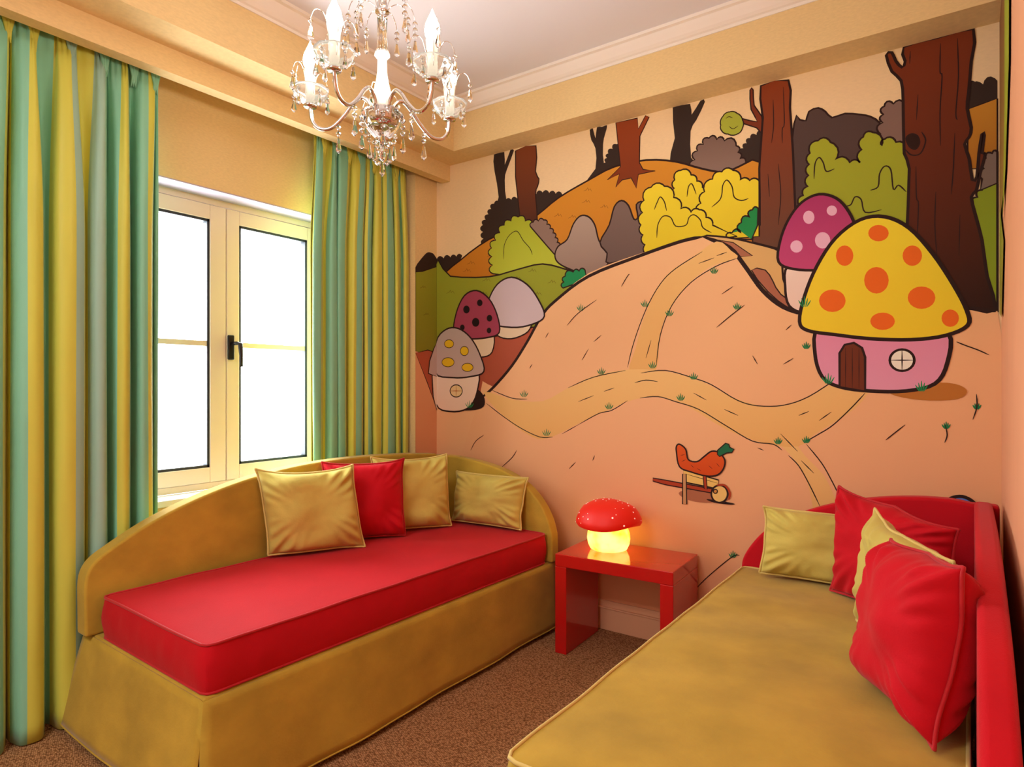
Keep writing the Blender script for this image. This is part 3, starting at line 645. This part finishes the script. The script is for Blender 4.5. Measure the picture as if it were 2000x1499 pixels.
spp = [sp[0]]+[tuple(p) for p in catmull(sp[1:-1], 6, False)]+[sp[-1]]
bm = bmesh.new(); arch_board(bm, [(.748, y, z) for y, z in spp], None, .05, (1, 0, 0)); obj('side_board', rp(bm), m_red, dr, bev=.014)
mt = mattress('mattress', .735, 1.62, .337, .474, Mr @ Matrix.Translation((0, .003, 0)), m_olive, m_olivepipe, '', wr=1.5, seed=5)
tag(mt, 'olive velvet mattress with pale piping on the daybed by the right wall', 'mattress', 'daybed mattresses')
# ---------------------------------------------------------------- cushions
def cushion(wd, ht, th, cloth, pipe, label, P, zrot, lean, roll=0, seed=0, sag=.0, twist=0, droop=0, tl=0, shear=0):
    """P = world point under the middle of the bottom edge; width direction along zrot; lean back by 'lean'"""
    root = empty('cushion', P, 0)
    M = Matrix.Rotation(zrot, 4, 'Z') @ Matrix.Rotation(-lean, 4, 'X') @ Matrix.Rotation(roll, 4, 'Y')
    n = 30; bm = bmesh.new(); g = {}
    def p(i, j, s):
        u, v = 2*i/n-1, 2*j/n-1
        cu, cv = 1-.10*(1-v**4)*abs(u)**2, 1-.09*(1-u**4)*abs(v)**2
        corner = (abs(u)*abs(v))**3
        corner = (abs(u)*abs(v))**5; x = u*wd/2*cu*(1-.05*corner); z = v*ht/2*cv*(1-.05*corner)
        if v < 0: z = v*ht/2*(1-.03*(1-u*u))
        prof_ = max(0, (1-abs(u)**3.2))**.55*max(0, (1-abs(v)**3.2))**.55
        y = s*th/2*prof_
        nz_ = noise.noise(Vector((u*2.2+seed, v*2.2, s*3.1)))*.011+noise.noise(Vector((u*5+seed, v*5, s*3.1)))*.003
        a = math.atan2(v, u); rr = math.hypot(u, v)
        ck = (abs(u*v))**1.2; wr = (.0075*math.sin(a*26+seed)*ck*4+.004*math.sin((u-v if u*v > 0 else u+v)*19+seed)*ck*3)*prof_**.35
        y += s*(nz_+wr)*min(1, prof_*2)
        edge = 1 if (i in (0, n) or j in (0, n)) else 0
        if u > 0 and v > 0: z -= droop*u*v
        if u < 0 and v > 0: x -= tl*u*v; z += .5*tl*u*v
        x -= shear*v
        # slumped top edge
        if v > 0: z -= sag*(1-u*u)*v*v*1.0
        q = Vector((x, y+.012*noise.noise(Vector((u*1.5+seed, v*1.5, 9)))*2+twist*u*v, z+ht/2))
        return M @ q
    def V(i, j, s):
        if i in (0, n) or j in (0, n): s = 0
        k = (i, j, s)
        if k not in g: g[k] = bm.verts.new(p(i, j, s))
        return g[k]
    for s in (-1, 1):
        for i in range(n):
            for j in range(n):
                bm.faces.new([V(i, j, s), V(i+1, j, s), V(i+1, j+1, s), V(i, j+1, s)])
    ed = [V(i, 0, 0).co.copy() for i in range(n)]+[V(n, j, 0).co.copy() for j in range(n)]+[V(i, n, 0).co.copy() for i in range(n, 0, -1)]+[V(0, j, 0).co.copy() for j in range(n, 0, -1)]
    zmin = min(v.co.z for v in bm.verts)
    for v in bm.verts: v.co.z -= zmin
    ed = [Vector((e_.x, e_.y, e_.z-zmin+.0)) for e_ in ed]
    obj('cushion_cover', bm, cloth, root, smooth=True, sub=1)
    pb = bmesh.new(); tube(pb, catmull([tuple(x) for x in ed], 2), .0042, 8, True); obj('piping', pb, pipe, root, smooth=True)
    return tag(root, label, 'cushion', 'cushions on the daybeds')
ZM = .4885
A1 = math.radians(54)
m_red2 = mat('red_cushion_cotton', 'c41322', rough=.8, sheen=.08, var=.04, vscale=9, bump=.3, bscale=250, spec=.15)
A1 = math.radians(57)
cushion(.42, .37, .15, m_olive2, m_olivepipe, 'olive square cushion nearest the striped curtain, in front of a red one', (.288, -1.105, ZM), A1, math.radians(4), 0, 1, .02, shear=.025)
cushion(.40, .37, .14, m_red2, m_redpipe, 'red square cushion between two olive ones on the red mattress', (.292, -.815, ZM), A1, math.radians(4), 0, 2, .012)
cushion(.40, .37, .14, m_olive2, m_olivepipe, 'olive square cushion behind the red one near the daybed corner', (.335, -.545, ZM), A1, math.radians(4), 0, 3, .014, shear=.01)
cushion(.455, .262, .13, m_olive2, m_olivepipe, 'small olive rectangular cushion against the olive end board', (.572, -.265, ZM), math.radians(3), math.radians(12), 0, 4, .0)
cushion(.44, .255, .12, m_olive2, m_olivepipe, 'olive rectangular cushion against the red end board on the right daybed', (2.135, -.305, ZM), math.radians(1), math.radians(12), 0, 5, .0)
cushion(.42, .37, .12, m_red2, m_redpipe, 'red cushion at the back of the right daybed, behind the olive square one', (2.352, -.49, ZM), math.radians(-30), math.radians(8), 0, 6, .03, droop=.07)
cushion(.43, .35, .12, m_olive2, m_olivepipe, 'olive square cushion sandwiched between two red ones on the right daybed', (2.41, -.83, ZM), math.radians(-58), math.radians(6), 0, 7, .03, droop=.05)
cushion(.39, .37, .18, m_red2, m_redpipe, 'large red cushion nearest the viewer, leaning on the right side board', (2.448, -1.172, ZM), math.radians(-64), math.radians(8), 0, 8, .01, tl=.045)
# ---------------------------------------------------------------- side table
T0 = Vector((1.0616, -.3855)); T1 = Vector((1.6026, -.358)); ang = math.atan2(T1.y-T0.y, T1.x-T0.x)
st = empty('side_table', (T0.x, T0.y, 0), ang); tag(st, 'glossy red lacquered side table with slab legs, standing between the two daybeds', 'side table')
TW, TD, THt, TT = .542, .335, .4435, .056
obj('table_top', bx(0, TW, 0, TD, THt-TT, THt), m_lacq, st, bev=.004)
for x0 in (0, TW-TT): obj('leg', bx(x0, x0+TT, 0, TD, 0, THt-TT+.0002), m_lacq, st, bev=.003)
# ---------------------------------------------------------------- toadstool lamp
v = None
Z_ = 2.95; X_ = (1189-CX)/F*Z_
LPs = (CAMX+X_*RT[0]+Z_*FW[0], CAMY+X_*RT[1]+Z_*FW[1], THt)
lamp = empty('mushroom_lamp', LPs); tag(lamp, 'glowing toadstool lamp with red spotted cap and yellow stem on the red side table', 'lamp')
m_stem = mat('lit_stem_vinyl', 'ffe860', rough=.4, emit='ffd83a', es=1.5)
def stemvar():
    N, L = nt(m_stem); b = N['Principled BSDF']; tc = N.new('ShaderNodeTexCoord'); n = N.new('ShaderNodeTexNoise'); n.inputs['Scale'].default_value = 14; L.new(tc.outputs['Object'], n.inputs['Vector'])
    r = N.new('ShaderNodeValToRGB'); r.color_ramp.elements[0].color = srgb('ffb818'); r.color_ramp.elements[1].color = srgb('fff27a'); r.color_ramp.elements[0].position = .3; r.color_ramp.elements[1].position = .62
    L.new(n.outputs['Fac'], r.inputs[0]); L.new(r.outputs[0], b.inputs['Emission Color'])
stemvar()
m_cap = mat('lamp_cap_vinyl', 'd02014', rough=.5, emit='e01408', es=.22)
m_dot = mat('lamp_dot_white', 'fbeee4', rough=.5, emit='ffe0d0', es=.35)
bm = bmesh.new(); lathe(bm, [(0, .001), (.07, .001), (.084, .008), (.094, .03), (.098, .055), (.095, .08), (.086, .105), (.075, .125), (.06, .135), (0, .135)], 40)
for v_ in bm.verts:
    a = math.atan2(v_.co.y, v_.co.x); k = 1+.025*math.cos(3*a)+.015*math.cos(5*a+1); v_.co.x *= k; v_.co.y *= k
obj('stem', bm, m_stem, lamp, smooth=True)
capf = [(.085, .116), (.118, .108), (.142, .114), (.151, .128), (.149, .146), (.137, .173), (.118, .198), (.085, .215), (.045, .226), (0, .230)]
def capw(co):
    a = math.atan2(co.y, co.x); r = math.hypot(co.x, co.y); s = Vector(co)
    s.z += .011*math.cos(2*a+.9)*(r/.15)**2+.007*math.cos(3*a)*(r/.15)**2; return s
bm = bmesh.new(); lathe(bm, capf, 48)
for v_ in bm.verts: v_.co = capw(v_.co)
random.seed(3); cat = catmull([(a, b) for a, b in capf[3:]], 8, False); spots = []
for k in range(400):
    if len(spots) > 42: break
    a = random.uniform(0, 2*PI); q = int((random.random()**.8)*(len(cat)-2)); r, z = cat[q]; p = capw(Vector((r*math.cos(a), r*math.sin(a), z)))
    if any((p-s).length < .021 for s in spots): continue
    spots.append(p)
    r2, z2 = cat[q+1]; p2 = capw(Vector((r2*math.cos(a), r2*math.sin(a), z2)))
    tu = (p2-p).normalized(); tv = Vector((-math.sin(a), math.cos(a), 0)); nn = tv.cross(tu); nn = nn if nn.z*1+nn.dot(Vector((math.cos(a), math.sin(a), 0))) > 0 else -nn
    rr = random.choice((.002, .0026, .0035, .0042)); c_ = bm.verts.new(p+nn*.0022); ring = [bm.verts.new(p+nn*.0005+(tu*math.cos(t*PI/4)+tv*math.sin(t*PI/4))*rr) for t in range(8)]
    for t in range(8): bm.faces.new((c_, ring[t], ring[(t+1) % 8])).material_index = 1
cap = obj('cap', bm, [m_cap, m_dot], lamp, smooth=True)
# ---------------------------------------------------------------- chandelier
m_chrome = mat('chrome', 'd8d4d0', rough=.08, metal=1)
m_glass = mat('crystal', 'ffffff', rough=.0, trans=1, ior=1.5)
m_pan = mat('glowing_milky_crystal', 'ffffff', rough=.08, trans=.85, ior=1.45, emit='fff4e0', es=.06)  # faint emission put into the drip pans as bulb light in the glass
m_frost = mat('white_glass', 'fbf6ea', rough=.12, coat=.5, emit='fff4dc', es=.55)
m_bulb = mat('lit_bulb', 'fff2d0', rough=.3, emit='fff3e0', es=95)
m_sleeve = mat('lit_candle_glass', 'fbf4e6', rough=.1, coat=.5, emit='fff0d0', es=.5)
CH = Vector((1.211, -1.563, 0)); PX = 685.0
def cz(y): return H+(HY-y)/PX
ch = empty('chandelier', (CH.x, CH.y, 1.80)); tag(ch, 'chrome and crystal chandelier with five lit candle bulbs hanging from the ceiling', 'chandelier')
OZ = 1.80
def cobj(name, bm, m, parent=ch, sm=True, sub=0):
    bmesh.ops.translate(bm, vec=(0, 0, -OZ), verts=bm.verts[:]); return obj(name, bm, m, parent, smooth=sm, sub=sub)
bm = bmesh.new(); lathe(bm, [(0, CZ-.03), (.03, CZ-.03), (.055, CZ-.012), (.06, CZ-.0005), (0, CZ-.0005)], 32); cobj('ceiling_rose', bm, m_chrome)
bm = bmesh.new(); z = CZ-.035; k = 0
while z > 2.30:
    pts = []
    for t in range(12):
        a = 2*PI*t/12; x_, z_ = .007*math.cos(a), .013*math.sin(a); pts.append((x_ if k % 2 else 0, 0 if k % 2 else x_, z+z_-.008))
    tube(bm, pts, .0016, 6, True); z -= .021; k += 1
cobj('chain', bm, m_chrome)
bm = bmesh.new(); lathe(bm, [(0, 2.30), (.008, 2.298), (.014, 2.29), (.012, 2.275), (.02, 2.268), (.02, 2.262), (.010, 2.255), (.014, 2.25), (.015, 2.245), (0, 2.244)], 20); cobj('crown', bm, m_chrome)
bm = bmesh.new(); lathe(bm, [(0, 2.245), (.013, 2.243), (.0125, 2.19), (.0155, 2.155), (.020, 2.148), (.0, 2.146)], 36, flute=.08, fn=9); cobj('fluted_column', bm, m_glass)
bm = bmesh.new(); lathe(bm, [(0, 2.147), (.021, 2.145), (.022, 2.138), (.013, 2.128), (.0135, 2.115), (.014, 2.09), (.019, 2.06), (.0265, 2.03), (.027, 2.01), (.022, 1.995), (.018, 1.985), (0, 1.985)], 32); cobj('vase_column', bm, m_frost)
bm = bmesh.new(); lathe(bm, [(0, 1.990), (.045, 1.985), (.058, 1.972), (.060, 1.962), (.050, 1.938), (.034, 1.918), (.022, 1.906), (0, 1.902)], 40, flute=.03, fn=10); cobj('glass_bowl', bm, m_glass)
bm = bmesh.new(); lathe(bm, [(0, 1.98), (.030, 1.978), (.034, 1.965), (.030, 1.95), (0, 1.947)], 28); cobj('hub', bm, m_chrome)
bm = bmesh.new(); lathe(bm, [(0, 1.905), (.02, 1.903), (.024, 1.898), (.008, 1.893), (.007, 1.865), (.012, 1.86), (.006, 1.85), (0, 1.846)], 20); cobj('finial', bm, m_chrome)
def bead(bm, p, r):
    r0 = len(bm.verts); p = Vector(p); rings = []
    lathe(bm, [(0, r), (r*.55, r*.78), (r, r*.2), (r, -r*.2), (r*.55, -r*.78), (0, -r)], 8, p)
def drop(bm, p, l, r):
    lathe(bm, [(0, 0), (r*.4, -l*.05), (r*.6, -l*.35), (r, -l*.72), (r*.92, -l*.8), (0, -l)], 6, p)
NP = [0]
pend_cache = {}
def pendant(p, nb, br, dl, dr_, parent=ch, rel=None):
    """string of nb beads and one faceted drop hanging from p (chandelier coordinates)"""
    key = (nb, br, dl, dr_)
    if key not in pend_cache:
        bm = bmesh.new(); z = -.004
        for k in range(nb): z -= br; bead(bm, (0, 0, z), br); z -= br+.003
        drop(bm, (0, 0, z-.002), dl, dr_)
        o = obj('crystal_pendant', bm, m_glass, parent); pend_cache[key] = o
        wb = bmesh.new(); tube(wb, [(0, 0, 0), (0, 0, z-.003)], .0006, 5); s = obj('wire', wb, m_chrome, o)
        o.location = Vector(p)-Vector((0, 0, OZ)); o.rotation_euler = (0, 0, random.uniform(0, 1)); return o
    src = pend_cache[key]; o = src.copy(); sc.collection.objects.link(o); o.parent = parent; o.location = Vector(p)-Vector((0, 0, OZ)); o.rotation_euler = (0, 0, random.uniform(0, 1))
    for c in src.children: d = c.copy(); sc.collection.objects.link(d); d.parent = o
    return o
for phi in (175, 247, 319, 31, 103):
    a = math.radians(phi)+TH; ca, sa = math.cos(a), math.sin(a); R = .212
    def at(r, z): return (r*ca, r*sa, z)
    pr = catmull([(.028, 1.965), (.034, 2.0), (.058, 2.022), (.085, 2.005), (.115, 1.968), (.15, 1.938), (.185, 1.938), (.206, 1.962), (R, 2.004)], 5, False)
    bm = bmesh.new(); tube(bm, [at(r, z) for r, z in pr], .0055, 10); arm = cobj('arm', bm, m_chrome)
    bm = bmesh.new(); lathe(bm, [(0, 2.0), (.018, 2.0), (.019, 2.006), (.010, 2.012), (0, 2.012)], 20, (R*ca, R*sa, 0)); cobj('arm_cup', bm, m_chrome)
    bm = bmesh.new(); lathe(bm, [(.010, 2.010), (.026, 2.014), (.042, 2.026), (.050, 2.042), (.052, 2.052), (.049, 2.052), (.046, 2.042), (.038, 2.030), (.022, 2.020), (.010, 2.018)], 36, (R*ca, R*sa, 0), flute=.03, fn=9); cobj('drip_pan', bm, m_pan)
    bm = bmesh.new(); lathe(bm, [(0, 2.013), (.0125, 2.013), (.0125, 2.06), (.017, 2.108), (.015, 2.108), (0, 2.104)], 24, (R*ca, R*sa, 0)); cn = cobj('candle_sleeve', bm, m_sleeve)
    bm = bmesh.new(); lathe(bm, [(0, 2.106), (.010, 2.108), (.018, 2.120), (.0205, 2.134), (.017, 2.152), (.009, 2.170), (.003, 2.184), (0, 2.192)], 20, (R*ca, R*sa, 0)); cobj('bulb', bm, m_bulb)
    # arched wires with pendants over each pan
    wb = bmesh.new()
    for k in range(4):
        b = a+PI/4+k*PI/2+.3; cb, sb = math.cos(b), math.sin(b); hh = .03 if k % 2 else 0
        q = catmull([(.013, 2.035), (.020, 2.085+hh), (.034, 2.112+hh), (.052, 2.108+hh), (.062, 2.085+hh)], 5, False)
        tube(wb, [(R*ca+r*cb, R*sa+r*sb, z) for r, z in q], .0009, 6)
        pendant((R*ca+.062*cb, R*sa+.062*sb, 2.086+hh), 1, .006, .040, .0085)
    cobj('arched_wires', wb, m_chrome)
    for k in range(5):
        b = a+k*2*PI/5; pendant((R*ca+.049*math.cos(b), R*sa+.049*math.sin(b), 2.043), 1, .0055, .036, .0080)
    pendant(at(.128, 1.950), 2, .0075, .045, .0090)
    b = a+PI/5; pendant((.060*math.cos(b), .060*math.sin(b), 1.962), 3, .0075, .045, .0090)
    pendant((.022*math.cos(b), .022*math.sin(b), 1.90), 1, .008, .046, .0092)
    wb = bmesh.new(); q = catmull([(.010, 2.262), (.025, 2.31), (.055, 2.325), (.088, 2.30), (.10, 2.27)], 5, False)
    tube(wb, [(r*ca, r*sa, z) for r, z in q], .0012, 6)
    q = catmull([(.010, 2.252), (.022, 2.275), (.045, 2.283), (.066, 2.27), (.075, 2.25)], 5, False)
    tube(wb, [(r*math.cos(b), r*math.sin(b), z) for r, z in q], .0012, 6); cobj('crown_wires', wb, m_chrome)
    pendant((.10*ca, .10*sa, 2.27), 3, .0075, .045, .0090); pendant((.075*math.cos(b), .075*math.sin(b), 2.25), 2, .007, .042, .0085)
bm = bmesh.new(); pendant((0, 0, 1.868), 1, .008, .05, .0085)
